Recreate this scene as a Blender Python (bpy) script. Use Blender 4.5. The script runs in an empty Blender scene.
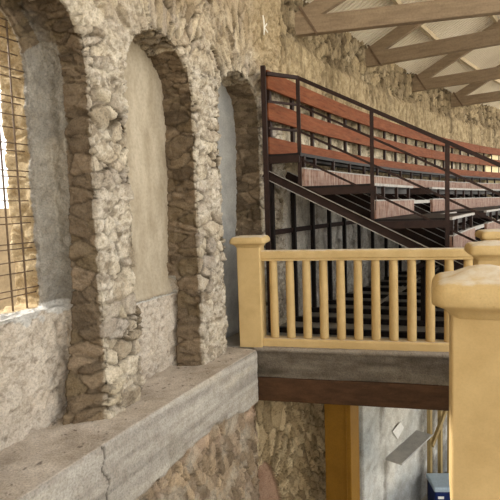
import bpy, bmesh, math, random
import numpy as np
from mathutils import Vector, Matrix
random.seed(4); rng = np.random.default_rng(7)
SC = bpy.context.scene
COL = SC.collection
V = Vector

# ------------------------------------------------------------------ the ring: a round masonry arena
R = 44.0
TH0 = math.radians(26)
CX = -1.03 + R*math.cos(TH0)
CY = 3.57 - R*math.sin(TH0)
def W(s, q, z):
    """s metres along the ring wall, q metres outwards from its inner face, z height over the gallery floor"""
    th = TH0 + s/R; r = R + q
    return V((CX - r*math.cos(th), CY + r*math.sin(th), z))
def Wn(P):
    th = TH0 + P[:, 0]/R; r = R + P[:, 1]
    return np.stack([CX - r*np.cos(th), CY + r*np.sin(th), P[:, 2]], 1)
def tang(s):
    th = TH0 + s/R; return V((math.sin(th), math.cos(th), 0))
def inward(s):
    th = TH0 + s/R; return V((math.cos(th), -math.sin(th), 0))

# ------------------------------------------------------------------ colour
def lin(h):
    h = h.lstrip('#'); c = [int(h[i:i+2], 16)/255 for i in (0, 2, 4)]
    return tuple(((x+.055)/1.055)**2.4 if x > .04045 else x/12.92 for x in c)
def L4(h): return lin(h) + (1,)

# ------------------------------------------------------------------ numpy noise
def hash3(a, b, c, seed):
    h = (a.astype(np.int64)*374761393 + b.astype(np.int64)*668265263 + c.astype(np.int64)*2147483647 + seed*974711) & 0xffffffff
    h = ((h ^ (h >> 13))*1274126177) & 0xffffffff
    h = ((h ^ (h >> 16))*2246822519) & 0xffffffff
    h = h ^ (h >> 15)
    return (h & 0xffffff)/float(0x1000000)
def vnoise(P, seed=0):
    I = np.floor(P); Fr = P - I; I = I.astype(np.int64); u = Fr*Fr*(3-2*Fr)
    out = 0
    for dx in (0, 1):
        for dy in (0, 1):
            for dz in (0, 1):
                w = (u[:, 0] if dx else 1-u[:, 0])*(u[:, 1] if dy else 1-u[:, 1])*(u[:, 2] if dz else 1-u[:, 2])
                out = out + w*hash3(I[:, 0]+dx, I[:, 1]+dy, I[:, 2]+dz, seed)
    return out*2-1
def fbm(P, f, octv=4, seed=0, gain=.5):
    o = 0; a = 1; t = 0
    for k in range(octv):
        o = o + a*vnoise(P*f + 17.3*k, seed+k); t += a; a *= gain; f *= 2.03
    return o/t
def worley(P, seed=0, jit=.9):
    I = np.floor(P).astype(np.int64)
    f1 = np.full(len(P), 9.); f2 = np.full(len(P), 9.); idv = np.zeros(len(P)); tilt = np.zeros(len(P))
    for dx in (-1, 0, 1):
        for dy in (-1, 0, 1):
            for dz in (-1, 0, 1):
                a, b, c = I[:, 0]+dx, I[:, 1]+dy, I[:, 2]+dz
                h0 = hash3(a, b, c, seed); h1 = hash3(a, b, c, seed+1); h2 = hash3(a, b, c, seed+2)
                D = np.stack([a+.5+jit*(h0-.5), b+.5+jit*(h1-.5), c+.5+jit*(h2-.5)], 1) - P
                d = np.sqrt((D*D).sum(1))
                hid = hash3(a, b, c, seed+3)
                tl = D[:, 0]*(h1-.5) + D[:, 2]*(h0-.5) + D[:, 1]*(h2-.5)
                near = d < f1
                f2 = np.where(near, f1, np.minimum(f2, d))
                idv = np.where(near, hid, idv); tilt = np.where(near, tl, tilt)
                f1 = np.where(near, d, f1)
    return f1, f2, idv, tilt
def sstep(a, b, x):
    t = np.clip((x-a)/(b-a), 0, 1); return t*t*(3-2*t)

# ------------------------------------------------------------------ materials
def newmat(name):
    m = bpy.data.materials.new(name); m.use_nodes = True
    nt = m.node_tree; b = nt.nodes['Principled BSDF']
    return m, nt, b
def node(nt, t, **kw):
    n = nt.nodes.new(t)
    for k, v in kw.items(): setattr(n, k, v)
    return n
def noise(nt, vec, scale, detail=4, rough=.55, vscale=None):
    n = node(nt, 'ShaderNodeTexNoise'); n.inputs['Scale'].default_value = scale
    n.inputs['Detail'].default_value = detail; n.inputs['Roughness'].default_value = rough
    if vscale:
        mp = node(nt, 'ShaderNodeMapping'); mp.inputs['Scale'].default_value = vscale
        nt.links.new(vec, mp.inputs['Vector']); vec = mp.outputs['Vector']
    nt.links.new(vec, n.inputs['Vector']); return n.outputs['Fac']
def ramp(nt, fac, stops):
    r = node(nt, 'ShaderNodeValToRGB'); el = r.color_ramp.elements
    while len(el) < len(stops): el.new(.5)
    for e, (p, c) in zip(el, stops): e.position = p; e.color = c if len(c) == 4 else c + (1,)
    nt.links.new(fac, r.inputs['Fac']); return r.outputs['Color']
def mixc(nt, mode, fac, a, b):
    n = node(nt, 'ShaderNodeMix', data_type='RGBA', blend_type=mode)
    if isinstance(fac, (int, float)): n.inputs[0].default_value = fac
    else: nt.links.new(fac, n.inputs[0])
    for v, i in ((a, 6), (b, 7)):
        if isinstance(v, tuple): n.inputs[i].default_value = v
        else: nt.links.new(v, n.inputs[i])
    return n.outputs[2]
def bump(nt, b, hts, strength, dist):
    n = node(nt, 'ShaderNodeBump'); n.inputs['Strength'].default_value = strength; n.inputs['Distance'].default_value = dist
    nt.links.new(hts, n.inputs['Height']); nt.links.new(n.outputs['Normal'], b.inputs['Normal'])
def pos(nt): return node(nt, 'ShaderNodeNewGeometry').outputs['Position']
def G(v): return (v, v, v, 1)

def stone_material(name, fine=70, bstr=.8, streak=False):
    m, nt, b = newmat(name); P = pos(nt)
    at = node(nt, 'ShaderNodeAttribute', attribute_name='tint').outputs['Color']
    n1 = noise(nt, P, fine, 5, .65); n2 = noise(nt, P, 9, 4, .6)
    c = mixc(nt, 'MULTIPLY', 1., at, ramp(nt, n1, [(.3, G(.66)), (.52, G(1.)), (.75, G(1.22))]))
    c = mixc(nt, 'MULTIPLY', .8, c, ramp(nt, n2, [(.3, (.78, .74, .70, 1)), (.6, G(1.08))]))
    if streak:
        n3 = noise(nt, P, 7, 6, .7, (1, 1, .28))
        c = mixc(nt, 'MULTIPLY', .85, c, ramp(nt, n3, [(.36, (.5, .47, .43, 1)), (.5, G(.98)), (.7, G(1.1))]))
    nt.links.new(c, b.inputs['Base Color']); b.inputs['Roughness'].default_value = .93
    b.inputs['Specular IOR Level'].default_value = .2
    bump(nt, b, n1, bstr, .012)
    return m
M = {}
M['stone'] = stone_material('rough_stone')
M['stone_far'] = stone_material('weathered_stone', 40, 1., True)

def mottled(name, c1, c2, scale=6, rough=.8, fine=80, dust=None, speck=None, bumpd=.002, vs=None, grain=.7):
    m, nt, b = newmat(name); P = pos(nt)
    n1 = noise(nt, P, scale, 5, .6, vs); n2 = noise(nt, P, fine, 3, .6)
    c = ramp(nt, n1, [(.32, L4(c1)), (.68, L4(c2))])
    c = mixc(nt, 'MULTIPLY', grain, c, ramp(nt, n2, [(.3, G(.82)), (.6, G(1.06))]))
    if speck:
        n3 = noise(nt, P, 45, 2, .5)
        c = mixc(nt, 'MIX', ramp(nt, n3, [(.66, G(0)), (.74, G(.6))]), c, L4(speck))
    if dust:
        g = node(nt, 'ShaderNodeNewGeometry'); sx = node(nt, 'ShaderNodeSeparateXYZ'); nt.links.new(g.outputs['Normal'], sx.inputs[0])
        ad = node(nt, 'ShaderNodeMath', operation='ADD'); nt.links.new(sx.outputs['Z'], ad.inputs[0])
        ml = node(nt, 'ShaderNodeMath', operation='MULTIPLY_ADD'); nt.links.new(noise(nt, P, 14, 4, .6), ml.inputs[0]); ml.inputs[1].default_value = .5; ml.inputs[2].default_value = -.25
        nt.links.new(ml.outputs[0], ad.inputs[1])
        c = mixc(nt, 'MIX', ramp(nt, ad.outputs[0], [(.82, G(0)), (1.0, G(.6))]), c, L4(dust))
    nt.links.new(c, b.inputs['Base Color']); b.inputs['Roughness'].default_value = rough
    b.inputs['Specular IOR Level'].default_value = .18
    bump(nt, b, n2, .5, bumpd)
    return m
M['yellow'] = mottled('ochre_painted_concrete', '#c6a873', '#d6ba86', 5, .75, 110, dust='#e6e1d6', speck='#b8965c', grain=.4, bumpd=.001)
M['yellow_plain'] = mottled('ochre_paint', '#c5a773', '#d3b681', 6, .75, 110, dust='#d3cab8', grain=.25, bumpd=.0006)
M['amber'] = mottled('amber_painted_post', '#835e1e', '#8f6925', 3, .6, 60)
M['concrete'] = mottled('grey_concrete', '#837c72', '#a39a8c', 4, .9, 50, bumpd=.004)
M['floor_conc'] = mottled('floor_concrete', '#8f877b', '#a39b8f', 3, .9, 40)
M['plaster_beige'] = mottled('beige_plaster', '#a2947d', '#bdb09a', 5, .95, 34, bumpd=.008, vs=(1.6, 1.6, .5))
M['plaster_grey'] = mottled('grey_plaster', '#8f8d88', '#a9a69e', 5, .95, 60, bumpd=.008)
M['blue_grey_wall'] = mottled('blue_grey_render', '#9a9fa0', '#bdbbb2', 2.2, .92, 22, bumpd=.006)
M['cream'] = mottled('sunlit_cream', '#e6d3a4', '#efe0b8', 2, .9, 20)
M['sand'] = mottled('sand_ground', '#cfc4ae', '#ddd4c2', .6, .95, 6)
M['steel'] = mottled('dark_brown_steel', '#2a1e1a', '#392822', 12, .6, 90, bumpd=.0006)
M['steel_black'] = mottled('near_black_steel', '#191413', '#241d1b', 12, .55, 90, bumpd=.0006)
M['steel_edge'] = mottled('worn_and_lit_steel_edge', '#8a847c', '#b5afa6', 18, .5, 120, bumpd=.0005)  # wear on nosings; painted-in light on flanges and board tops
M['rust_bar'] = mottled('rusty_bar', '#5d4f42', '#7d6750', 30, .7, 150)
M['brown_paint'] = mottled('brown_painted_concrete', '#3d2919', '#543a26', 5, .6, 60, vs=(1, 1, 3))
M['rafter'] = mottled('brown_rafter', '#85725c', '#9c886f', 3, .75, 40, vs=(1, 1, 6))
M['purlin'] = mottled('pale_purlin', '#b5a182', '#c8b798', 4, .8, 50)
M['grey_shelf'] = mottled('grey_shelf', '#a09e9a', '#b9b5ae', 6, .7, 60)
M['pale_timber'] = mottled('pale_timber', '#8f7a50', '#ab966a', 5, .75, 50, vs=(1, 1, .2))
M['navy'] = mottled('navy_plastic', '#16234f', '#1b2a5c', 4, .4, 50, bumpd=.0003)
M['lid'] = mottled('pale_blue_lid', '#9fb0bd', '#b3c2cc', 4, .4, 50, bumpd=.0003)
M['tan_wall'] = mottled('tan_wall', '#8d7c63', '#ab987a', 2, .95, 12, bumpd=.01)
M['strap'] = mottled('brown_steel_strap', '#675443', '#7b6651', 9, .7, 90)
M['white'] = mottled('white_paper', '#e9e7e0', '#f2f0ea', 4, .8, 50, bumpd=.0003)
M['chalk'] = mottled('white_chalk', '#e8e0d0', '#f4efe4', 40, .95, 120)

def plank_mat(name, c1, c2, worn, wamt, streak):
    m, nt, b = newmat(name); P = pos(nt)
    n1 = noise(nt, P, 3, 5, .6, (1, 1, 9)); n2 = noise(nt, P, 60, 3, .6, streak)
    n3 = noise(nt, P, 5, 5, .65, streak)
    c = ramp(nt, n1, [(.3, L4(c1)), (.7, L4(c2))])
    c = mixc(nt, 'MULTIPLY', .6, c, ramp(nt, n2, [(.3, G(.75)), (.65, G(1.1))]))
    c = mixc(nt, 'MIX', ramp(nt, n3, [(.42, G(0)), (.72, G(wamt))]), c, L4(worn))
    nt.links.new(c, b.inputs['Base Color']); b.inputs['Roughness'].default_value = .7; b.inputs['Specular IOR Level'].default_value = .12
    bump(nt, b, n2, .4, .002); return m
M['plank'] = plank_mat('varnished_red_plank', '#5f331e', '#84492c', '#966646', .4, (1, 1, 6))
M['riser'] = plank_mat('worn_red_board', '#6d4839', '#8d6856', '#c2b2a3', .8, (7, 7, .9))

def roof_mat():
    m, nt, b = newmat('cream_corrugated_sheet'); P = pos(nt)
    c = ramp(nt, noise(nt, P, 1.5, 5, .6), [(.3, L4('#d8cbb4')), (.7, L4('#ebe1ce'))])
    nt.links.new(c, b.inputs['Base Color']); b.inputs['Roughness'].default_value = .6; return m
M['roof'] = roof_mat()

# ------------------------------------------------------------------ object helpers
def link(name, me, mat=None, parent=None, smooth=False):
    o = bpy.data.objects.new(name, me); COL.objects.link(o)
    if mat: me.materials.append(M[mat])
    if parent: o.parent = parent
    if smooth:
        for p in me.polygons: p.use_smooth = True
    return o
def obj(name, bm, mat=None, parent=None, smooth=False):
    me = bpy.data.meshes.new(name)
    bmesh.ops.recalc_face_normals(bm, faces=bm.faces[:])
    bm.to_mesh(me); bm.free()
    return link(name, me, mat, parent, smooth)
def tag(o, label=None, cat=None, group=None, kind=None):
    if label: o['label'] = label
    if cat: o['category'] = cat
    if group: o['group'] = group
    if kind: o['kind'] = kind
    return o
def empty(name, loc=(0, 0, 0), rz=0):
    o = bpy.data.objects.new(name, None); COL.objects.link(o); o.location = loc; o.rotation_euler = (0, 0, rz)
    o.empty_display_size = .1; return o
def hexa(bm, pts):
    """8 points: bottom ring of four then top ring of four"""
    v = [bm.verts.new(p) for p in pts]
    for f in ((3, 2, 1, 0), (4, 5, 6, 7), (0, 1, 5, 4), (1, 2, 6, 5), (2, 3, 7, 6), (3, 0, 4, 7)):
        bm.faces.new([v[i] for i in f])
    return v
def box(bm, c, sx, sy, sz, ax=None, ay=None, az=None):
    ax = ax or V((1, 0, 0)); ay = ay or V((0, 1, 0)); az = az or V((0, 0, 1)); c = V(c)
    pts = []
    for k in (-1, 1):
        for i, j in ((-1, -1), (1, -1), (1, 1), (-1, 1)):
            pts.append(c + ax*(i*sx/2) + ay*(j*sy/2) + az*(k*sz/2))
    return hexa(bm, pts)
def bar(bm, a, b, w, h, up=None):
    """rectangular bar from a to b, w wide, h in the up direction"""
    a = V(a); b = V(b); d = (b-a).normalized(); up = V(up or (0, 0, 1))
    if abs(d.dot(up)) > .98: up = V((1, 0, 0))
    side = d.cross(up).normalized(); u = side.cross(d).normalized()
    return box(bm, (a+b)/2, w, (b-a).length, h, side, d, u)
def vbar(bm, p, z0, z1, wx, wy, ax):
    ax = V(ax); ay = V((-ax.y, ax.x, 0))
    return box(bm, (p[0], p[1], (z0+z1)/2), wx, wy, z1-z0, ax, ay)
def tube(bm, pts, r, n=8):
    rings = []
    for i, p in enumerate(pts):
        p = V(p); d = (V(pts[min(i+1, len(pts)-1)]) - V(pts[max(i-1, 0)])).normalized()
        up = V((0, 0, 1)) if abs(d.z) < .9 else V((1, 0, 0))
        x = d.cross(up).normalized(); y = d.cross(x)
        rings.append([bm.verts.new(p + x*r*math.cos(2*math.pi*k/n) + y*r*math.sin(2*math.pi*k/n)) for k in range(n)])
    for a, b in zip(rings, rings[1:]):
        for k in range(n): bm.faces.new((a[k], a[(k+1) % n], b[(k+1) % n], b[k]))
    bm.faces.new(rings[0][::-1]); bm.faces.new(rings[-1])
def arc_strip(bm, s0, s1, q0, q1, z0, z1, step=.5, skew=None):
    """solid strip that follows the ring"""
    n = max(1, int(math.ceil((s1-s0)/step))); prev = None
    for i in range(n+1):
        s = s0 + (s1-s0)*i/n
        sk = skew or (lambda s, q: s)
        ring = [bm.verts.new(W(sk(s, q), q, z)) for q, z in ((q0, z0), (q1, z0), (q1, z1), (q0, z1))]
        if prev:
            for k in range(4): bm.faces.new((prev[k], prev[(k+1) % 4], ring[(k+1) % 4], ring[k]))
        else: bm.faces.new(ring[::-1])
        prev = ring
    bm.faces.new(prev)
def bevel(bm, w, seg=2):
    bmesh.ops.bevel(bm, geom=bm.edges[:], offset=w, segments=seg, profile=.5, affect='EDGES', clamp_overlap=True)
def loft_square(bm, rings, rad=.015, n=3):
    """rings of (half size, z): a square section with rounded corners, closed at both ends"""
    prev = None
    for h, z in rings:
        r = min(rad, h*.5); pts = []
        for cx, cy, a0 in ((1, 1, 0), (-1, 1, 90), (-1, -1, 180), (1, -1, 270)):
            for k in range(n+1):
                a = math.radians(a0 + 90*k/n)
                pts.append(bm.verts.new((cx*(h-r) + r*math.cos(a), cy*(h-r) + r*math.sin(a), z)))
        if prev:
            for k in range(len(pts)): bm.faces.new((prev[k], prev[(k+1) % len(pts)], pts[(k+1) % len(pts)], pts[k]))
        else: bm.faces.new(pts[::-1])
        prev = pts
    bm.faces.new(prev)

# ------------------------------------------------------------------ rough masonry: solid, voxel-remeshed, then stones pushed in and out
def rough(name, bm, voxel, style, mapper, mat='stone', cull=None):
    me = bpy.data.meshes.new(name + '_raw'); bmesh.ops.recalc_face_normals(bm, faces=bm.faces[:]); bm.to_mesh(me); bm.free()
    tmp = bpy.data.objects.new(name + '_raw', me); COL.objects.link(tmp)
    md = tmp.modifiers.new('r', 'REMESH'); md.mode = 'VOXEL'; md.voxel_size = voxel; md.adaptivity = 0
    dg = bpy.context.evaluated_depsgraph_get()
    out = bpy.data.meshes.new_from_object(tmp.evaluated_get(dg))
    bpy.data.objects.remove(tmp); bpy.data.meshes.remove(me)
    n = len(out.vertices); P = np.empty(n*3, np.float32); out.vertices.foreach_get('co', P); P = P.reshape(-1, 3).astype(float)
    N = np.empty(n*3, np.float32); out.vertex_normals.foreach_get('vector', N); N = N.reshape(-1, 3).astype(float)
    disp, tint = style(P, N)
    Q = P + N*disp[:, None]
    out.vertices.foreach_set('co', mapper(Q).astype(np.float32).ravel())
    at = out.color_attributes.new('tint', 'FLOAT_COLOR', 'POINT')
    rgba = np.ones((n, 4), np.float32); rgba[:, :3] = np.clip(tint, .01, .95); at.data.foreach_set('color', rgba.ravel())
    if cull is not None:
        b2 = bmesh.new(); b2.from_mesh(out); b2.verts.ensure_lookup_table()
        kill = np.where(cull(P))[0]
        bmesh.ops.delete(b2, geom=[b2.verts[i] for i in kill], context='VERTS'); b2.to_mesh(out); b2.free()
    out.update()
    out.name = name
    o = link(name, out, mat, None)
    out.polygons.foreach_set('use_smooth', np.ones(len(out.polygons), bool))
    return o
def pal(idv, stops):
    xs = np.array([s[0] for s in stops]); cs = np.array([lin(s[1]) for s in stops])
    return np.stack([np.interp(idv, xs, cs[:, k]) for k in range(3)], 1)
def mixn(a, b, f):
    b = np.array(b) if not isinstance(b, np.ndarray) else b
    return a*(1-f[:, None]) + b*f[:, None]

def masonry(U, P, seed, frac=.06):
    """broken stones: joint mask, open-crack mask, stone id and relief"""
    f1, f2, idv, tl = worley(U, seed)
    e = f2-f1
    g1, g2, id2, tl2 = worley(P/frac + .6*np.stack([fbm(P, 12, 2, 61), fbm(P, 12, 2, 62), fbm(P, 12, 2, 63)], 1), seed+20)
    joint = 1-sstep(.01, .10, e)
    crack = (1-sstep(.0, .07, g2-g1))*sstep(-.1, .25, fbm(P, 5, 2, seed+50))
    rel = (idv-.5)*.034 + tl*.062 + (id2-.5)*.008 + tl2*.012 - crack*.007 + fbm(P, 22, 4, seed+70, .6)*.012
    return joint, crack, idv, id2, rel
# arches of the ring wall: (centre s, half width, crown z)
ARCH = [(-.565, .49, 2.96), (.775, .457, 2.95), (2.12, .44, 2.93)]
ND = .38
def prism(bm, poly, q0, q1):
    a = [bm.verts.new((s, q0, z)) for s, z in poly]; b = [bm.verts.new((s, q1, z)) for s, z in poly]
    bm.faces.new(a); bm.faces.new(b[::-1]); n = len(a)
    for i in range(n): bm.faces.new((a[i], b[i], b[(i+1) % n], a[(i+1) % n]))
ZT = 4.75
S0, S1 = -3.2, 3.2
bm = bmesh.new()
# front skin: piers and spandrels
edges = [S0] + [x for c, h, k in ARCH for x in (c-h, c+h)] + [S1]
for a, b in zip(edges[::2], edges[1::2]):
    prism(bm, [(a, -.1), (b, -.1), (b, 2.5), (a, 2.5)], 0, ND+.1)
cuts = [S0, .07, 1.435, S1]
for (c, h, k), l, r in zip(ARCH, cuts, cuts[1:]):
    zs = k-h
    poly = [(l, ZT), (l, zs-.02), (c-h, zs-.02)] + [(c-h*math.cos(t), zs+h*math.sin(t)) for t in np.linspace(0, math.pi, 25)] + [(c+h, zs-.02), (r, zs-.02), (r, ZT)]
    prism(bm, poly, 0, ND+.1)
# back skin with the window hole, thicker below the sills
WS = (-.97, -.25); WZ = (.84, 2.90)
QB = .66
prism(bm, [(S0, -.1), (WS[0], -.1), (WS[0], ZT), (S0, ZT)], ND, QB)
prism(bm, [(WS[1], -.1), (S1, -.1), (S1, ZT), (WS[1], ZT)], ND, QB)
prism(bm, [(WS[0]-.02, -.1), (WS[1]+.02, -.1), (WS[1]+.02, WZ[0]), (WS[0]-.02, WZ[0])], ND, QB)
wc = sum(WS)/2; wh = (WS[1]-WS[0])/2
prism(bm, [(WS[0]-.02, ZT), (WS[0]-.02, WZ[1]-wh)] + [(wc-wh*math.cos(t), WZ[1]-wh+wh*math.sin(t)) for t in np.linspace(0, math.pi, 15)] + [(WS[1]+.02, WZ[1]-wh), (WS[1]+.02, ZT)], ND, QB)
prism(bm, [(ARCH[0][0]-.52, -.1), (ARCH[0][0]+.52, -.1), (ARCH[0][0]+.52, .83), (ARCH[0][0]-.52, .83)], ND-.05, ND+.1)
prism(bm, [(ARCH[1][0]-.5, -.1), (ARCH[1][0]+.5, -.1), (ARCH[1][0]+.5, .70), (ARCH[1][0]-.5, .70)], ND-.11, ND+.1)

def wall_style(P, N):
    s, q, z = P.T
    # stones: coursed low down, radial above the arches
    wp = P + np.stack([fbm(P, 4, 3, 11), fbm(P, 4, 3, 12), fbm(P, 4, 3, 13)], 1)*.07
    U = np.stack([wp[:, 0]/.15, wp[:, 1]/.27 + 3.1, wp[:, 2]/.12], 1)
    best = np.full(len(P), 1e9); ang = np.zeros(len(P)); rr = np.zeros(len(P))
    for c, h, k in ARCH:
        dx = wp[:, 0]-c; dz = wp[:, 2]-(k-h); rad = np.hypot(dx, dz)/h
        a = np.arctan2(dz, dx)
        m = rad < best; best = np.where(m, rad, best); ang = np.where(m, a + c, ang); rr = np.where(m, rad*h, rr)
    Vv = np.stack([ang*.55/.06, wp[:, 1]/.2 + 3.1, rr/.26], 1)
    arch = (z > 2.42) & (best < 2.75) & (z < 3.75) & (s < 2.75)
    U = np.where(arch[:, None], Vv, U)
    joint, crack, idv, id2, rel = masonry(U, P, 5)
    big = fbm(P, 2.2, 4, 31); med = fbm(P, 9, 4, 32); fin = fbm(P, 34, 3, 33); rag = np.abs(fbm(P, 18, 4, 34, .62))
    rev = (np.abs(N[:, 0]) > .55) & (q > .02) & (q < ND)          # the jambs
    niche = q > ND-.14
    front = (q < .05) & (z < 2.9)
    plas = sstep(-.12, .22, fbm(P, 4.5, 5, 41, .6) + np.where(niche, .22, np.where(front, .02, -.16)))     # smears of old mortar
    sm = np.where(z > 2.95, sstep(-.25, .3, fbm(P, 2.6, 3, 45)+np.clip((z-3.25)*1.4, -.3, .6))*.8, 0)
    dsp = rel - joint*.042 + med*.018 + fin*.008
    dsp = np.where(z > 2.5, .8, 1.)*dsp
    dsp = dsp*(1-.55*plas)*(1-.6*sm) + plas*(med*.010 + fbm(P*np.array([1, 1, 1.4]), 13, 5, 48, .66)*.026 + .002)
    lay = fbm(P*np.array([1, 1, 3.2]), 6.5, 4, 47, .6)
    dsp = np.where(rev, dsp*.55 + lay*.028, dsp) + big*.012
    foot = (N[:, 0] < -.5) & (q > .02) & (q < ND) & (z < 1.9)
    dsp = dsp + np.where(foot, (.07*sstep(1.8, 1.0, z) + np.where(s < .3, .25, .10)*sstep(.95, .0, z))*np.clip(q/ND, 0, 1), 0)
    dsp = np.where(niche & (z < .84), dsp*.35 + med*.014 - rag*.04, dsp)
    pl_n = niche & (z > .80) & (s < -.05) & (z < 2.62 + .3*big)
    dsp = np.where(pl_n, med*.022 + fin*.006 - rag*.03 + big*.02, dsp)
    window = (q > ND+.04)
    dsp = np.where(window, med*.02 + fin*.006 - joint*.012, dsp)
    col = pal(idv, [(0, '#9a8b76'), (.25, '#cdc1ab'), (.5, '#bbae9a'), (.75, '#b0a699'), (.9, '#847662'), (1, '#c8bca5')])
    col = mixn(col, lin('#a89c86'), sstep(.0, .5, id2-.4)*.3)
    col = mixn(col, lin('#4f4434'), np.maximum(joint*sstep(-.2, .2, fbm(P, 3.5, 3, 46)+.15), crack*.55)*.95)  # open joints and cracks darkened: dirt plus painted shadow
    col = mixn(col, mixn(pal((fin+1)/2, [(.2, '#aaa08e'), (.5, '#cec4b2'), (.8, '#ddd4c5')]), lin('#6f6250'), sstep(.18, .36, rag)*.8), plas*.65)
    jc = pal(idv, [(0, '#75664f'), (.4, '#8e7c66'), (.7, '#7c6c58'), (1, '#625443')])  # jambs in darker browns: the shade of the niche sides is painted in
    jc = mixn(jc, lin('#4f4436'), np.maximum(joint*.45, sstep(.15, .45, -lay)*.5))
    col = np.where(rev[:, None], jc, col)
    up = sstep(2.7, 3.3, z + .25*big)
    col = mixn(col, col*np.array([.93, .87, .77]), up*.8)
    col = mixn(col, lin('#a08d70'), sm*.7)
    col = mixn(col, pal((fin+1)/2, [(.2, '#857355'), (.5, '#a6926e'), (.85, '#bfac8a')]), sstep(1.9, 3.1, s+.3*big)*up*.75)
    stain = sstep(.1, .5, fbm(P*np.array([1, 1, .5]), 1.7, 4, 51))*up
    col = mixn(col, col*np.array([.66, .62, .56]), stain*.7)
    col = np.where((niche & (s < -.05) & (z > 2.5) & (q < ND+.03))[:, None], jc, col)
    col = mixn(col, lin('#948d82'), rev*sstep(.22, .36, q)*sstep(-.2, .2, big+.1)*(s < 0)*.7)
    col = np.where(pl_n[:, None], mixn(pal((med+1)/2, [(.2, '#8a847a'), (.8, '#a29b8e')]), lin('#b5aa97'), sstep(.1, .5, big)*.5), col)
    dado = niche & (z < .84)
    col = np.where(dado[:, None], mixn(mixn(pal(idv, [(0, '#c7b69f'), (.5, '#d3c5b0'), (1, '#bbad98')]), lin('#c6bbac'), np.maximum(plas, .75)*.8), lin('#6e5f4e'), np.maximum(joint*.25, sstep(.3, .5, rag)*.6)), col)
    lip = niche & (z > .64) & (z < .86) & ((N[:, 2] > .3) | (fbm(P, 7, 2, 61)+(z-.74)*5 > .2)) & (s < 1.3)
    col = np.where(lip[:, None], lin('#c2beb6'), col)
    lo = sstep(.5, 0., z)*(~dado)
    col = mixn(col, col*np.array([.97, .94, .88]), lo*.5)
    wcol = pal((med+1)/2, [(.2, '#917a58'), (.5, '#ab9570'), (.8, '#c4b08c')])
    col = np.where(window[:, None], wcol, col)
    return dsp, col
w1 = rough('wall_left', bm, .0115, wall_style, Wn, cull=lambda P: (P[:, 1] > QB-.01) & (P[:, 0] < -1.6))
tag(w1, 'rough rubble stone ring wall with tall round-headed niches', 'wall', kind='structure')

# plaster infill of the two blind niches
def infill(a, h, k, q, z0, mat, i):
    b = bmesh.new(); pts = [(a-h, z0), (a+h, z0), (a+h, k-h)]
    zs = np.linspace(z0, k+.05, 60); rows = []
    for zi in zs:
        hw = h + .06 if zi < k-h else (math.sqrt(max(0.0004, (h+.06)**2-(zi-(k-h))**2)))
        row = []
        for t in np.linspace(-1, 1, 30):
            s = a + hw*t
            p = np.array([[s*3.2, 5.1*i, zi*3.2]]); w = float(fbm(p, 1., 3, 70)[0])
            row.append(b.verts.new(W(s, q + w*.02 - .02*max(0, 1-(zi-z0)/.08), zi)))
        rows.append(row)
    for r0, r1 in zip(rows, rows[1:]):
        for x in range(29): b.faces.new((r0[x], r0[x+1], r1[x+1], r1[x]))
    fr = list(b.faces); ext = bmesh.ops.extrude_face_region(b, geom=fr)
    vv = [g for g in ext['geom'] if isinstance(g, bmesh.types.BMVert)]
    off = inward(a)*-.06
    for v in vv: v.co += off
    o = obj('plaster_infill', b, mat, w1, True); return o
infill(.775, .457, 2.95, ND-.05, .69, 'plaster_beige', 1)['label'] = 'smooth beige plaster filling the middle niche'
infill(2.12, .44, 2.93, ND-.05, 0, 'plaster_grey', 2)['label'] = 'grey plaster filling the narrow niche'

# far part of the ring wall
OP = (13.95, 15.9, 1.5, 2.86)
bm = bmesh.new()
prism(bm, [(S1-.04, -.1), (22, -.1), (22, ZT), (S1-.04, ZT)], 0, .5)
def far_style(P, N):
    s, q, z = P.T
    wp = P + np.stack([fbm(P, 2.5, 3, 11), fbm(P, 2.5, 3, 12), fbm(P, 2.5, 3, 13)], 1)*.08
    joint, crack, idv, id2, rel = masonry(np.stack([wp[:, 0]/.24, wp[:, 1]/.3+3.1, wp[:, 2]/.18], 1), P, 9, .12)
    big = fbm(P, 1.1, 4, 31); med = fbm(P, 6, 4, 32); fin = fbm(P, 18, 3, 35)
    plas = sstep(-.2, .25, fbm(P*np.array([1, 1, .7]), 2., 4, 41) + np.where((z > 2.75) & (z < 3.62), .45, -.2))
    top = sstep(3.55, 3.7, z+.10*big)
    low = sstep(3.05, 2.6, z+.1*med)
    plas = plas*(1-top)
    dsp = rel*.85 - joint*.04 + med*.016 + fin*.012
    dsp = dsp*(1-.78*plas) + plas*(.02+fin*.010) + big*.02 - top*.03
    col = pal(idv, [(0, '#8c7c63'), (.3, '#b7a585'), (.6, '#a09074'), (.85, '#7f6f57'), (1, '#c0b093')])
    col = mixn(col, lin('#463a27'), np.maximum(joint*.9, crack*.6))
    col = mixn(col, pal((fin+1)/2, [(.2, '#887659'), (.5, '#a99673'), (.85, '#c2b08f')]), plas*.75)
    streak = sstep(.05, .45, fbm(P*np.array([1, 1, .2]), 3.4, 5, 52, .6))
    col = mixn(col, col*np.array([.5, .47, .43]), streak*.85*(1-low))
    lowc = pal(idv, [(0, '#c9bda4'), (.35, '#e0d6bf'), (.6, '#b7a98e'), (.8, '#8d8069'), (1, '#dcd2bb')])
    col = mixn(col, mixn(lowc, lin('#6f6453'), np.maximum(joint, crack)*.75), low*.85*sstep(1.9, 2.2, z))
    bot = sstep(2.0, 1.7, z)
    col = mixn(col, pal((med+1)/2, [(.2, '#b3ada2'), (.8, '#d9d4ca')]), bot*.85)
    col = mixn(col, col*np.array([.8, .76, .68]), top*.6)
    return dsp, col
w2 = rough('wall_back', bm, .03, far_style, Wn, 'stone_far')
tag(w2, 'weathered tan ring wall curving away behind the bleacher', 'wall', kind='structure')
bm = bmesh.new(); arc_strip(bm, -14, 5, 6.5, 8, -2.9, 1.62)
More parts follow.
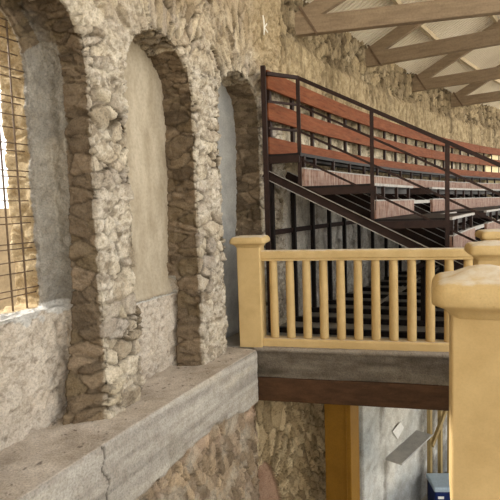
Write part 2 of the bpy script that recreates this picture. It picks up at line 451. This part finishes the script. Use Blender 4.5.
tag(obj('wall_exterior', bm, 'tan_wall'), 'tan neighbouring wall glimpsed through the barred window', 'wall', kind='structure')
bm = bmesh.new(); arc_strip(bm, -22, -3.15, 0, .6, -2.9, 4.75, .8)
tag(obj('wall_rear', bm, 'tan_wall'), 'plain continuation of the ring wall behind the viewer', 'wall', kind='structure')
bm = bmesh.new(); oc = (OP[0]+OP[1])/2; oh = (OP[1]-OP[0])/2
ol = [(OP[0], 0), (OP[0], OP[3]-.55)] + [(oc-oh*math.cos(t), OP[3]-.55+.55*math.sin(t)) for t in np.linspace(.1, math.pi-.1, 17)] + [(OP[1], OP[3]-.55), (OP[1], 0)]
fa = [bm.verts.new(W(a, -.09, c)) for a, c in ol]; fb = [bm.verts.new(W(a, .05, c)) for a, c in ol]
bm.faces.new(fa); bm.faces.new(fb[::-1])
for i in range(len(fa)): bm.faces.new((fa[i], fb[i], fb[(i+1) % len(fa)], fa[(i+1) % len(fa)]))
tag(obj('door_1', bm, 'cream'), 'sunlit-cream arched panel standing in for the far open doorway', 'door', kind='structure')  # blind panel, its bright colour stands in for sunlight in an opening

# ------------------------------------------------------------------ ledge: concrete coping band over rubble
def ledge_style(P, N):
    s, q, z = P.T
    edge = -.50 + .09*fbm(np.stack([s, 0*s, 0*s+3], 1), 1.7, 4, 81) + .04*fbm(P, 9, 2, 82) - .03*(s > 1.2)
    conc = sstep(-.015, .015, z-edge)
    joint, crack, idv, id2, rel = masonry(np.stack([(s+.35*z)/.08, q/.3+2.1, z/.16], 1) + .35*np.stack([fbm(P, 3, 2, 1), 0*s, fbm(P, 3, 2, 2)], 1), P, 21, .05)
    med = fbm(P, 8, 4, 83); fin = fbm(P, 30, 3, 84); big = fbm(P, 2, 3, 85)
    d_st = rel*.75 - joint*.03 + med*.022 + fin*.01 - .03
    board = fbm(P*np.array([.35, .35, 6]), 3.5, 3, 86)
    top = N[:, 2] > .6
    d_c = board*.008 + fin*.003 + big*.006
    dsp = d_st*(1-conc) + d_c*conc
    dsp = np.where(top, big*.004 + fin*.002, dsp)
    cst = pal(idv, [(0, '#8d7b66'), (.3, '#b09d84'), (.55, '#9d8a76'), (.8, '#7d6d5a'), (1, '#bda78a')])
    cst = mixn(cst, lin('#5d5142'), np.maximum(joint*.7, crack*.7))
    cst = mixn(cst, lin('#b3a998'), sstep(.05, .35, fbm(P, 5, 4, 93))*.6)
    pk = sstep(.22, .0, edge-z)*sstep(-.1, .3, fbm(P, 3.3, 3, 88)+.1)*(1-conc)
    cst = mixn(cst, lin('#c0a58c'), pk*.85)
    cc = pal((board+1)/2, [(.2, '#8f8980'), (.5, '#a9a298'), (.8, '#c2bcb0')])
    cc = mixn(cc, lin('#8a8274'), sstep(.1, .5, fbm(P, 2.5, 4, 89))*.6)
    cc = mixn(cc, lin('#c4b9a6'), sstep(.2, .6, fbm(P*np.array([.6, 1, 2.5]), 3, 4, 90))*.6)
    crack = np.abs(s+.42+.10*z+.02*np.sin(z*30)) < .008
    cc = np.where(crack[:, None], lin('#5d564c'), cc)
    dsp = np.where(crack & ~top, dsp-.012, dsp)
    col = mixn(cst, cc, conc)
    tc = pal((fbm(P, 5, 4, 91)+1)/2, [(.25, '#b3a696'), (.55, '#c8bcad'), (.8, '#d6cbbd')])
    spot = sstep(.55, .65, fbm(P, 26, 2, 92)); tc = mixn(tc, lin('#54493f'), spot*.8)
    tc = mixn(tc, lin('#b9aea0'), sstep(-.15, -.24, q)*.7)
    col = np.where(top[:, None], tc, col)
    return dsp, col
bm = bmesh.new(); prism(bm, [(-3.4, -2.85), (1.875, -2.85), (1.875, 0), (-3.4, 0)], -.245, .6)
w3 = rough('wall_lower', bm, .0145, ledge_style, Wn, cull=lambda P: (P[:, 1] > .58))
tag(w3, 'concrete-topped ledge with rubble stone face below the niches', 'ledge', kind='structure')

# cross wall below the gallery with its pointed relieving arch, and the rendered wall behind the shelf
A0, A1 = V((.02, 5.40, 0)), V((1.02, 5.86, 0))
ad = (A1-A0).normalized(); an = V((-ad.y, ad.x, 0))
def mapA(P):
    return np.stack([A0.x + ad.x*P[:, 0] + an.x*P[:, 1], A0.y + ad.y*P[:, 0] + an.y*P[:, 1], P[:, 2]], 1)
def cross_style(P, N):
    s, q, z = P.T
    ax, az = .07, -1.40
    ang = np.arctan2(s-ax, z-(az-.55)); rad = np.hypot(s-ax, z-(az-.55))
    U = np.stack([ang/.10, q/.3+1.2, rad/.33], 1); U2 = np.stack([(s+.3*z)/.06, q/.3+1.2, z/.12], 1)
    f = sstep(.45, .3, s+.05*fbm(P, 4, 2, 3))[:, None]
    Uu = np.where(f > .5, U, U2) + .3*np.stack([fbm(P, 5, 2, 1), 0*s, fbm(P, 5, 2, 2)], 1)
    joint, crack, idv, id2, rel = masonry(Uu, P, 33, .045); med = fbm(P, 9, 4, 5); fin = fbm(P, 32, 3, 6)
    dsp = rel*.75 - joint*.03 + med*.02 + fin*.01
    col = pal(idv, [(0, '#9d8a6a'), (.3, '#cbb794'), (.55, '#b39f7d'), (.8, '#8b7a5e'), (1, '#d8c6a2')])
    col = mixn(col, lin('#5f5138'), np.maximum(joint*.75, crack*.7))
    hw = .20*np.sqrt(np.clip((az-z)/.5, 0, 1.2))
    inn = sstep(.02, -.01, np.abs(s-ax)-hw)*(z < az)
    dsp = dsp*(1-inn) - inn*.05 + inn*fin*.006
    col = mixn(col, pal((med+1)/2, [(.2, '#94745f'), (.8, '#ad8f79')]), inn)
    return dsp, col
bm = bmesh.new(); prism(bm, [(-.3, -2.85), (1.3, -2.85), (1.3, -.35), (-.3, -.35)], 0, .3)
w4 = rough('wall_cross', bm, .015, cross_style, mapA)
tag(w4, 'tan rubble wall under the gallery beside the ochre post', 'wall', kind='structure')
def lowB_style(P, N):
    s, q, z = P.T
    med = fbm(P, 5, 4, 5); fin = fbm(P, 25, 3, 6); big = fbm(P, 1.6, 4, 7)
    rub = sstep(.10, .02, np.abs(s-1.0+.05*np.sin(z*4))) + sstep(1.95, 2.2, s)
    rub = np.clip(rub, 0, 1)*sstep(-.3, .2, fbm(P, 9, 3, 8)+.1)
    dsp = med*.012 + fin*.004 + rub*(fin*.02-.01)
    col = pal((big+1)/2, [(.25, '#a9adac'), (.5, '#cacac4'), (.75, '#dedbd1')])
    col = mixn(col, lin('#858073'), sstep(.1, .5, med)*.4)
    col = mixn(col, lin('#6f675b'), rub*.6)
    col = mixn(col, lin('#5c5d5e'), sstep(-2.0, -2.6, z+.4*big)*.5)
    return dsp, col
B0, B1 = V((.93, 5.22, 0)), V((4.3, 9.10, 0)); bd = (B1-B0).normalized(); bn = V((-bd.y, bd.x, 0))
def mapB(P):
    return np.stack([B0.x + bd.x*P[:, 0] + bn.x*P[:, 1], B0.y + bd.y*P[:, 0] + bn.y*P[:, 1], P[:, 2]], 1)
bm = bmesh.new(); prism(bm, [(.46, -2.85), (5.2, -2.85), (5.2, -.35), (.46, -.35)], 0, .25)
w5 = rough('wall_lower_right', bm, .03, lowB_style, mapB)
tag(w5, 'blue-grey rendered lower wall carrying a grey shelf', 'wall', kind='structure')

# ------------------------------------------------------------------ gallery slab, near landing, ground
PR = V((.1, 5.263, 0)); RU = V((.974, -.226, 0)).normalized(); RV = V((.226, .974, 0)).normalized()
def rp(u, v, z=0): return PR + RU*u + RV*v + V((0, 0, z))
def poly_prism(pts, z0, z1):
    b = bmesh.new(); lo = [b.verts.new((p[0], p[1], z0)) for p in pts]; hi = [b.verts.new((p[0], p[1], z1)) for p in pts]
    b.faces.new(lo[::-1]); b.faces.new(hi); n = len(pts)
    for i in range(n): b.faces.new((lo[i], lo[(i+1) % n], hi[(i+1) % n], hi[i]))
    return b
def slab_outline(v0):
    pts = [rp(-.10, v0), rp(4.2, v0)]
    pts += [W(s, -4.3, 0) for s in np.linspace(4.2, 21, 24)]
    pts += [W(s, .45, 0) for s in np.linspace(21, 1.8, 26)]
    return pts
bm = poly_prism(slab_outline(-.03), -.32, -.003)
tag(obj('floor', bm, 'floor_conc'), 'grey concrete gallery floor with a weathered edge', 'floor', kind='structure')
# weathered fascia of the slab
def fascia_style(P, N):
    med = fbm(P*np.array([.5, 1, 3]), 5, 4, 5); fin = fbm(P, 30, 3, 6); big = fbm(P*np.array([.6, 1, 2]), 2.4, 4, 9)
    col = pal((med+1)/2, [(.2, '#50483d'), (.5, '#6d6458'), (.8, '#8a8173')])
    col = mixn(col, lin('#5e554b'), sstep(.0, .4, big)*.5)
    col = mixn(col, lin('#a69c8e'), sstep(-.05, -.01, P[:, 2])*.8)
    wide = sstep(-.035, -.06, P[:, 2] + .012*med)
    return med*.006 + fin*.004 - wide*.012, col
bm = bmesh.new(); prism(bm, [(-.09, -.335), (4.2, -.335), (4.2, .004), (-.09, .004)], -.07, .1)
def mapR(P):
    return np.stack([PR.x + RU.x*P[:, 0] + RV.x*P[:, 1], PR.y + RU.y*P[:, 0] + RV.y*P[:, 1], P[:, 2]], 1)
f1o = rough('trim_1', bm, .012, fascia_style, mapR)
tag(f1o, 'stained grey concrete edge of the gallery floor', 'floor edge', kind='structure')
bm = bmesh.new(); box(bm, rp(2.05, .05, -.455), 4.3, .22, .26, RU, RV); bevel(bm, .012)
tag(obj('trim_2', bm, 'brown_paint'), 'dark brown painted beam under the gallery edge', 'beam', kind='structure')
near_pts = [V((1.06, 2.56, 0)), V((2.20, 4.70, 0)), V((2.72, 4.60, 0)), V((1.72, 2.40, 0)), V((4.5, 1.75, 0)), V((4.5, -4, 0)), V((-3.3, -4, 0)), V((-2.6, .2, 0)), V((-1.9, 1.35, 0)), V((.80, 1.35, 0))]
tag(obj('floor_landing', poly_prism(near_pts, -.3, 0), 'floor_conc'), 'concrete landing at the stair head', 'floor', kind='structure')
bm = bmesh.new(); box(bm, (0, 0, -2.95), 260, 260, .2)
tag(obj('ground', bm, 'sand'), 'pale sandy ground of the arena', 'ground', kind='structure')
bm = poly_prism([V((-.8, 2, 0)), V((5, 1.2, 0)), V((6.2, 8.8, 0)), V((4.4, 9.1, 0)), V((.9, 5.3, 0)), V((.0, 5.4, 0))], -2.86, -2.80)
tag(obj('floor_lower', bm, 'floor_conc'), 'grey concrete floor of the passage below', 'floor', kind='structure')

# ------------------------------------------------------------------ pillars and balustrade
RZ = math.atan2(RU.y, RU.x)
def pillar(c, half, z1, over, cap, label, dome=.02, rz=RZ, rnd=.03):
    root = empty('pillar', (c[0], c[1], 0), rz)
    tag(root, label, 'pillar', 'ochre gallery pillars', 'thing')
    b = bmesh.new(); loft_square(b, [(half, 0), (half, z1-cap+.01)], .012)
    obj('shaft', b, 'yellow_plain', root)
    b = bmesh.new(); z0 = z1-cap; k = cap
    loft_square(b, [(half+.004, z0-.004), (half+.10*over, z0+.0*k), (half+.18*over, z0+.08*k), (half+.35*over, z0+.2*k), (half+.7*over, z0+.3*k), (half+.93*over, z0+.36*k),
                    (half+.98*over, z0+.40*k), (half+over, z0+.46*k), (half+over, z0+.56*k), (half+.97*over, z0+.68*k), (half+.9*over, z0+.78*k), (half+.78*over, z0+.87*k), (half+.58*over, z0+.945*k), (half+.3*over, z0+.99*k),
                    (half*.95, z0+k+.1*dome), (half*.5, z0+k+dome*.75), (half*.2, z0+k+dome*.97), (.004, z0+k+dome)], rnd, 5)
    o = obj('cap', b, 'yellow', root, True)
    return root
pillar(rp(-.112, .065), .125, 1.185, .062, .115, 'ochre end pillar of the railing against the stone wall', .004)
pillar((2.46, 4.96), .115, 1.185, .062, .115, 'ochre pillar at the far right end of the railing, mostly hidden', .01)
pillar((1.83, 3.74), .125, 1.165, .062, .115, 'ochre pillar between the nearest pillar and the railing', .02, math.radians(-17))
pillar((1.138, 2.40), .160, 1.125, .088, .175, 'large nearest ochre pillar with a broad domed cap', .055, math.radians(-20), .06)

bal = empty('balustrade', rp(1.0, .055), RZ)
tag(bal, 'ochre railing of round balusters along the gallery edge', 'railing')
def loc(u, v, z): return V((u-1.0, v-.055, z))
U0, U1 = .016, 2.20
def prof_run(b, prof, u0, u1):
    a = [b.verts.new(loc(u0, .055+y, z)) for y, z in prof]; c = [b.verts.new(loc(u1, .055+y, z)) for y, z in prof]; n = len(a)
    b.faces.new(a); b.faces.new(c[::-1])
    for i in range(n): b.faces.new((a[i], c[i], c[(i+1) % n], a[(i+1) % n]))
b = bmesh.new()
half = [(.050, .918), (.050, .940), (.060, .948), (.060, 1.002), (.054, 1.018), (.035, 1.027)]
prof_run(b, half + [(-y, z) for y, z in half[::-1]], U0, U1)
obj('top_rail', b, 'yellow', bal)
b = bmesh.new(); half = [(.075, .0), (.075, .072), (.062, .088)]
prof_run(b, half + [(-y, z) for y, z in half[::-1]], U0, U1)
obj('bottom_rail', b, 'yellow_plain', bal)
b = bmesh.new(); nseg = 16; prev = None
for z, r in [(.085, .044), (.11, .046), (.3, .046), (.7, .044), (.9, .042), (.925, .042)]:
    ring = [b.verts.new((r*math.cos(2*math.pi*k/nseg), r*math.sin(2*math.pi*k/nseg), z)) for k in range(nseg)]
    if prev:
        for k in range(nseg): b.faces.new((prev[k], prev[(k+1) % nseg], ring[(k+1) % nseg], ring[k]))
    else: b.faces.new(ring[::-1])
    prev = ring
b.faces.new(prev)
b0 = obj('baluster', b, 'yellow_plain', bal, True); b0.location = loc(.132, .055, 0)
for k in range(1, 12):
    c = b0.copy(); COL.objects.link(c); c.parent = bal; c.location = loc(.132+.176*k, .055, 0)

# ------------------------------------------------------------------ bleacher
bl = empty('bleacher', W(2.62, 0, 0))
tag(bl, 'tiered dark steel bleacher with red wooden backrests along the curved wall', 'bleacher')
INV = Matrix.Translation(-W(2.62, 0, 0))
def part(name, b, mat, parent=bl, smooth=False):
    if parent is bl or True:
        bmesh.ops.transform(b, matrix=INV, verts=b.verts[:])
    return obj(name, b, mat, parent, smooth)
SK = .24
SS = 2.62
def side(rel, q, z): return W(SS + rel + SK*(-q-.03), q, z)
skew = lambda s, q: s + SK*(-q-.03)
END = 16.2                                     # bleacher length along the wall
QP = [-.10, -.45, -1.22, -1.99, -2.76, -3.5]  # panel planes
ZP = [2.28, 1.905, 1.51, 1.11, .71, .31]      # panel tops
PH = .195
AIS = (1.85, 3.0)
def qz(q): return 1.925 + (q+.03)*.535         # top of the inclined stringers
RELS = [.0] + [.35+.62*i for i in range(25)]
# backrest planks
for z0, z1 in ((2.80, 3.0), (2.458, 2.655)):
    s = SS-.14
    for k in range(5):
        b = bmesh.new(); arc_strip(b, s, s+3.58, -.16, -.118, z0, z1); bevel(b, .004, 1); part('backrest_plank', b, 'plank'); s += 3.6
for i in range(27):
    rel = .02+.62*i
    b = bmesh.new(); vbar(b, W(SS+rel, -.09, 0), 2.05, 3.02, .04, .05, inward(SS+rel)); part('backrest_post', b, 'steel')
# riser boards, decks, nosings
for k in range(6):
    q = QP[k]; z1 = ZP[k]; z0 = z1-PH
    spans = [(-.08 if k == 0 else 0, END)] if k < 2 else [(0, AIS[0]), (AIS[1], END)]
    for a, c in spans:
        b = bmesh.new(); arc_strip(b, SS+a, SS+c, q-.02, q+.02, z0, z1, .5, skew); bevel(b, .003, 1)
        part('riser_board', b, 'plank' if k == 0 else 'riser')
        if k: 
            b = bmesh.new(); arc_strip(b, SS+a-.005, SS+c+.005, q-.026, q+.03, z1, z1+.014, .5, skew); part('lit_board_top', b, 'steel_edge')  # pale strip added to imitate light on the board top
    if k < 5:
        qf = QP[k+1]
        for a, c in ([(-.08, END)] if k == 0 else [(0, AIS[0]), (AIS[1], END)]):
            b = bmesh.new(); arc_strip(b, SS+a, SS+c, qf, q+.02, z0-.04, z0-.005, .5, skew)
            dk = part('deck', b, 'steel_black')
            b = bmesh.new(); arc_strip(b, SS+a, SS+c, qf+.08, qf+.13, z0-(.11 if k else .07), z0-.04, .5, skew); part('deck_beam', b, 'steel_black')
            b = bmesh.new(); arc_strip(b, SS+a-.004, SS+c+.004, qf-.012, qf+.03, z0-(.030 if k else .04), z0-.002, .5, skew); part('nosing', b, 'steel_edge' if k else 'steel_black', dk)
            for e in (a,) if k else (a,):
                b = bmesh.new(); bar(b, side(e, q, z0-.07), side(e, qf, z0-.07), .05, .08); part('deck_side_beam', b, 'steel')
        # posts from riser board up to the deck above
        zb = ZP[k+1]; zt = z0-.03
        b0p = None
        for rel in ([.02] + RELS[1:]) if k == 0 else RELS:
            if k and AIS[0] < rel < AIS[1]: continue
            b = bmesh.new(); vbar(b, side(rel+.02, qf+.0, 0), zb-.1, zt, .035, .035, inward(SS+rel)); part('deck_post', b, 'steel')
# aisle treads
for i in range(1, 8):
    q1 = -.45-.385*(i-1); z = 1.71-.2*(i-1)
    b = bmesh.new(); arc_strip(b, SS+AIS[0]+.04, SS+AIS[1]-.04, q1-.36, q1-.02, z-.045, z-.01, .4, skew)
    t = part('aisle_tread', b, 'steel_black')
    b = bmesh.new(); arc_strip(b, SS+AIS[0]+.04, SS+AIS[1]-.04, q1-.37, q1-.345, z-.05, z, .4, skew); part('nosing', b, 'steel_edge', t)
# frames: inclined stringer, base beam, uprights
QE = -3.55
def channel(b, A, B, w, h, th):
    d = (B-A).normalized(); sd = d.cross(V((0, 0, 1))).normalized(); u = sd.cross(d)
    bar(b, A-u*h/2, B-u*h/2, th, h, u)
for i, rel in enumerate([0, .6, 1.2, 1.8, 2.4, 3.05, 3.7, 4.4, 5.2, 6.0, 7.0, 8.0, 9.2, 10.6, 12, 13.5]):
    A = side(rel, -.03, qz(-.03)); B = side(rel, QE, qz(QE))
    d = (B-A).normalized(); sd = d.cross(V((0, 0, 1))).normalized(); u = sd.cross(d)
    b = bmesh.new(); bar(b, A-u*.05, B-u*.05, .02, .1, u); st = part('stringer', b, 'steel')
    for o in (-.003, -.1):
        b = bmesh.new(); bar(b, A+u*o+sd*.0, B+u*o, .075, .008, u); part('flange', b, 'steel_edge' if i else 'steel', st)  # paler colour imitates light caught by the flanges
    if i == 0:
        for o in (-.004, -.1):
            b = bmesh.new(); bar(b, A+u*o+sd*.039, B+u*o+sd*.039, .004, .009, u); part('lit_flange_edge', b, 'steel_edge', st)  # thin pale strip painted as the light along the flange rims
    b = bmesh.new(); bar(b, side(rel, -.05, .03), side(rel, QE, .03), .06, .06); part('base_beam', b, 'steel_black')
    for q in (-.08, -1.6, -3.1):
        zt = qz(q)-.1
        if zt < .15: continue
        if i == 0 and q < -.5: continue
        b = bmesh.new(); vbar(b, side(rel+.02, q, 0), 0, zt, .05, .05, inward(SS+rel)); part('support_post', b, 'steel_black')
    if i in (2, 4, 6):
        b = bmesh.new(); bar(b, side(rel, -.84, .06), side(rel, -1.25, .38), .03, .03); part('brace', b, 'steel_edge')
for z in (1.18,):
    for q in (-.06, -1.6):
        b = bmesh.new(); arc_strip(b, SS+SK*0, SS+14, q-.02, q+.02, z-.03 if q > -1 else .72, z+.03 if q > -1 else .77, .5, skew); part('tie_beam', b, 'steel')
# side guard rail
b = bmesh.new(); vbar(b, W(2.425, -.135, 0), .05, 3.03, .05, .06, (.97, -.24, 0)); part('end_post', b, 'steel')
b = bmesh.new(); vbar(b, W(2.66, -.07, 0), .05, 2.3, .04, .05, (.97, -.24, 0)); part('end_post', b, 'steel')
RQ = [-.42, -1.20, -1.95, -2.72, -3.48]
def railz(q, z0): return z0 + (q+.42)*.537
for q in RQ:
    b = bmesh.new(); vbar(b, side(0, q, 0), qz(q)-.02, railz(q, 2.92), .042, .042, (.97, -.24, 0)); part('handrail_post', b, 'steel')
for j, z0 in enumerate((2.92, 2.62, 2.33, 2.02)):
    r = .019 if j == 0 else .012
    b = bmesh.new()
    pts = [] if j == 3 else [W(2.43, -.175, z0+.025)]
    pts += [side(0, -.42, z0), side(0, -1.2, railz(-1.2, z0)), side(0, -1.95, railz(-1.95, z0)), side(0, -3.5, railz(-3.5, z0))]
    for a, c in zip(pts, pts[1:]): bar(b, a, c, r*2, r*2)
    part('handrail', b, 'steel')

# ------------------------------------------------------------------ roof: trusses, purlins, sheet
TS = [3.72, 6.42, 9.05, 11.65]
TL = ['tan timber roof truss nearest the chalk letter, topmost in the picture', 'tan timber roof truss, second from the top of the picture', 'tan timber roof truss, third from the top of the picture',
      'tan timber roof truss, lowest and farthest of the four']
ZC = 3.89
def truss(s, label, ZC=ZC, turn=0):
    root = empty('roof_truss', W(s, 0, 0)); tag(root, label, 'roof truss', 'timber roof trusses')
    inv = Matrix.Translation(-W(s, 0, 0)); I = Matrix.Rotation(math.radians(turn), 3, 'Z') @ inward(s)
    def p(t, z): return W(s, 0, 0) + I*t + V((0, 0, z))
    def mk(n, b, m):
        bmesh.ops.transform(b, matrix=inv, verts=b.verts[:]); return obj(n, b, m, root)
    b = bmesh.new(); bar(b, p(-.05, ZC+.115), p(7.2, ZC+.115), .11, .23); bevel(b, .006, 1); mk('bottom_chord', b, 'rafter')
    b = bmesh.new(); bar(b, p(-.05, ZC+.17), p(7.2, ZC+.17+7.25*.5), .10, .2); bevel(b, .006, 1); mk('rafter', b, 'rafter')
    for a, c in ((2.2, 2.2), (2.2, 3.9), (3.9, 3.9), (3.9, 5.6)):
        b = bmesh.new(); bar(b, p(a, ZC+.2), p(c, ZC+.12+c*.5), .08, .13, I if a == c else None); mk('web', b, 'rafter')
    b = bmesh.new(); bar(b, p(.02, ZC+.36), p(.24, ZC-.005), .125, .03, I); mk('strap', b, 'strap')
    return root
for i, (s, l) in enumerate(zip(TS, TL)): truss(s, l, ZC-.17 if i == 0 else ZC, 17 if i == 0 else 4)
for i, t in enumerate((.75, 1.6, 2.5, 3.4)):
    b = bmesh.new(); z = ZC+.17+.5*t+.12
    arc_strip(b, -8, 19.5, -t-.03, -t+.03, z, z+.08, 1.3)
    o = obj('purlin', b, 'purlin')
    tag(o, ['pale roof purlin closest to the wall', 'pale roof purlin, second out from the wall', 'pale roof purlin, third out from the wall', 'pale roof purlin, fourth out from the wall', 'pale roof purlin, fifth out from the wall', 'pale roof purlin farthest from the wall'][i], 'purlin', 'roof purlins')
ns = 2520; rows = []
b = bmesh.new(); tt = [-.75, 0, 1.5, 3, 4.5, 6, 7.6]
for i in range(ns+1):
    s = -22 + 42*i/ns; w = .018*(1 if (i % 6) in (0, 1, 2) else -1)
    rows.append([b.verts.new(W(s*1.0, -t, ZC+.42+.5*t+w)) for t in tt])
for r0, r1 in zip(rows, rows[1:]):
    for k in range(len(tt)-1): b.faces.new((r0[k], r0[k+1], r1[k+1], r1[k]))
tag(obj('ceiling', b, 'roof'), 'cream corrugated roof sheeting over the trusses', 'roof', kind='structure')

# ------------------------------------------------------------------ window grille
gr = empty('window_grille', W(-.62, ND+.06, .84))
tag(gr, 'rusty iron bar grille across the arched window', 'window grille')
ginv = Matrix.Translation(-W(-.62, ND+.06, .84))
def gtop(s): 
    x = min(1, abs(s-wc)/wh); return WZ[1]-wh + wh*math.sqrt(max(0, 1-x*x))
for k in range(6):
    s = (-.335, -.45, -.56, -.68, -.79, -.9)[k]
    b = bmesh.new(); tube(b, [W(s, ND+.06, .80), W(s, ND+.06, gtop(s)+.03)], .0065, 6)
    bmesh.ops.transform(b, matrix=ginv, verts=b.verts[:]); obj('vertical_bar', b, 'rust_bar', gr, True)
zz = sorted([.93+.165*k for k in range(12)] + [.985+.165*k + .02*math.sin(k*2.1) for k in range(12)])
for k, z in enumerate(zz):
    if z > 2.8: continue
    x = wh if z < WZ[1]-wh else math.sqrt(max(.0, wh*wh-(z-WZ[1]+wh)**2))
    q = ND+.045 if k % 2 else ND+.075
    b = bmesh.new(); tube(b, [W(wc-x-.03, q, z), W(wc+x+.03, q, z + (.012 if k % 3 == 0 else 0))], .0045, 6)
    bmesh.ops.transform(b, matrix=ginv, verts=b.verts[:]); obj('horizontal_bar', b, 'rust_bar', gr, True)

# ------------------------------------------------------------------ chalk letter k on the wall
b = bmesh.new(); s0, zc, q = 2.68, 3.54, -.045
def kk(a, c): return W(s0+a, q, zc+c)
tube(b, [kk(-.05, .11), kk(-.03, .06), kk(-.025, .0), kk(-.03, -.10)], .010, 6)
tube(b, [kk(.045, .045), kk(.0, .0), kk(-.03, -.02)], .008, 6)
tube(b, [kk(-.02, -.01), kk(.02, -.03), kk(.06, -.05)], .008, 6)
tag(obj('chalk_letter', b, 'chalk', None, True), 'white chalk letter k scrawled on the upper stone wall', 'graffiti')

# ------------------------------------------------------------------ below the gallery
cI = inward(2.6)
root = empty('gallery_post', (.965, 5.41, -2.8), math.atan2(cI.y, cI.x)); tag(root, 'amber painted square post standing under the gallery beam', 'post', None, 'thing')
b = bmesh.new(); box(b, (0, 0, 1.12), .30, .30, 2.24); bevel(b, .008); obj('shaft', b, 'amber', root)
b = bmesh.new(); box(b, (.095, -.152, 1.12), .014, .010, 2.2); obj('edge_strip', b, 'amber', root)

sh = bmesh.new()
pa, pb = V((1.60, 5.99, -1.7)), V((2.24, 6.72, -1.7)); dv = (pb-pa).normalized(); nv = V((dv.y, -dv.x, 0))
box(sh, (pa+pb)/2 + nv*.10, (pb-pa).length, .24, .025, dv, nv); bevel(sh, .003, 1)
tag(obj('wall_shelf', sh, 'grey_shelf'), 'bare grey shelf board jutting from the blue-grey lower wall', 'shelf')

def onB(s, off, z): return B0 + bd*s + bn*(-off) + V((0, 0, z))
b = bmesh.new()
hexa(b, [onB(1.36+x, o, -1.45+z) for o in (.02, .026) for x, z in ((-.17, .05), (.06, .09), (.17, -.02), (-.02, -.11))])
tag(obj('paper_scrap', b, 'white'), 'torn white paper scrap on the wall above the grey shelf', 'paper')

fr = empty('timber_frame', onB(2.3, .15, -2.8)); tag(fr, 'pale timber stud frame with a slanting brace behind the blue box', 'timber frame')
finv = Matrix.Translation(-onB(2.3, .15, -2.8))
def fp(n, b): bmesh.ops.transform(b, matrix=finv, verts=b.verts[:]); obj(n, b, 'pale_timber', fr)
for s in (2.22, 2.62, 3.02, 3.42):
    b = bmesh.new(); vbar(b, onB(s, .10, 0), -2.8, -.60, .07, .05, bd); fp('stud', b)
for a, c in (((2.2, -1.95), (3.5, -1.15)), ((2.2, -.62), (3.5, -.95))):
    b = bmesh.new(); bar(b, onB(a[0], .14, a[1]), onB(c[0], .14, c[1]), .04, .07); fp('brace', b)

cb = empty('cool_box', (2.66, 6.56, -2.8), -.05); tag(cb, 'navy blue cool box with a pale lid by the timber studs', 'cool box')
b = bmesh.new(); box(b, (0, 0, .20), .55, .36, .40); bevel(b, .02); obj('body', b, 'navy', cb)
b = bmesh.new(); box(b, (0, 0, .43), .58, .38, .07); bevel(b, .018); obj('lid', b, 'lid', cb)
b = bmesh.new(); box(b, (-.20, -.183, .32), .08, .01, .035); bevel(b, .004); obj('badge', b, 'white', cb)

# ------------------------------------------------------------------ light
wd = bpy.data.worlds.new('world'); SC.world = wd; wd.use_nodes = True
nt = wd.node_tree; bg = nt.nodes['Background']; 
tc = node(nt, 'ShaderNodeTexCoord'); sx = node(nt, 'ShaderNodeSeparateXYZ'); nt.links.new(tc.outputs['Generated'], sx.inputs[0])
c = ramp(nt, sx.outputs['Z'], [(0, L4('#f3ede2')), (.35, L4('#eef1f4')), (1, L4('#dfe8f2'))])
nt.links.new(c, bg.inputs['Color']); bg.inputs['Strength'].default_value = 1.7
sl = bpy.data.lights.new('sun', 'SUN'); sl.energy = 4.5; sl.angle = math.radians(2); sl.color = (1, .95, .88)
so = bpy.data.objects.new('sun', sl); COL.objects.link(so)
sd = V((-.85, .30, .75)).normalized()          # towards the sun: behind the wall
so.rotation_euler = sd.to_track_quat('Z', 'Y').to_euler()

# ------------------------------------------------------------------ camera
cam = bpy.data.cameras.new('camera'); cam.sensor_width = 36; cam.lens = 36.0; cam.clip_start = .05; cam.clip_end = 500
co = bpy.data.objects.new('camera', cam); COL.objects.link(co)
co.matrix_world = Matrix.Translation((0, 0, 1.5)) @ Matrix.Rotation(math.pi/2 - math.radians(5.0), 4, 'X') @ Matrix.Rotation(-math.radians(1.9), 4, 'Z')
SC.camera = co
vs = SC.view_settings; vs.view_transform = 'Standard'; vs.look = 'None'; vs.gamma = 1; vs.exposure = .95; vs.use_curve_mapping = False
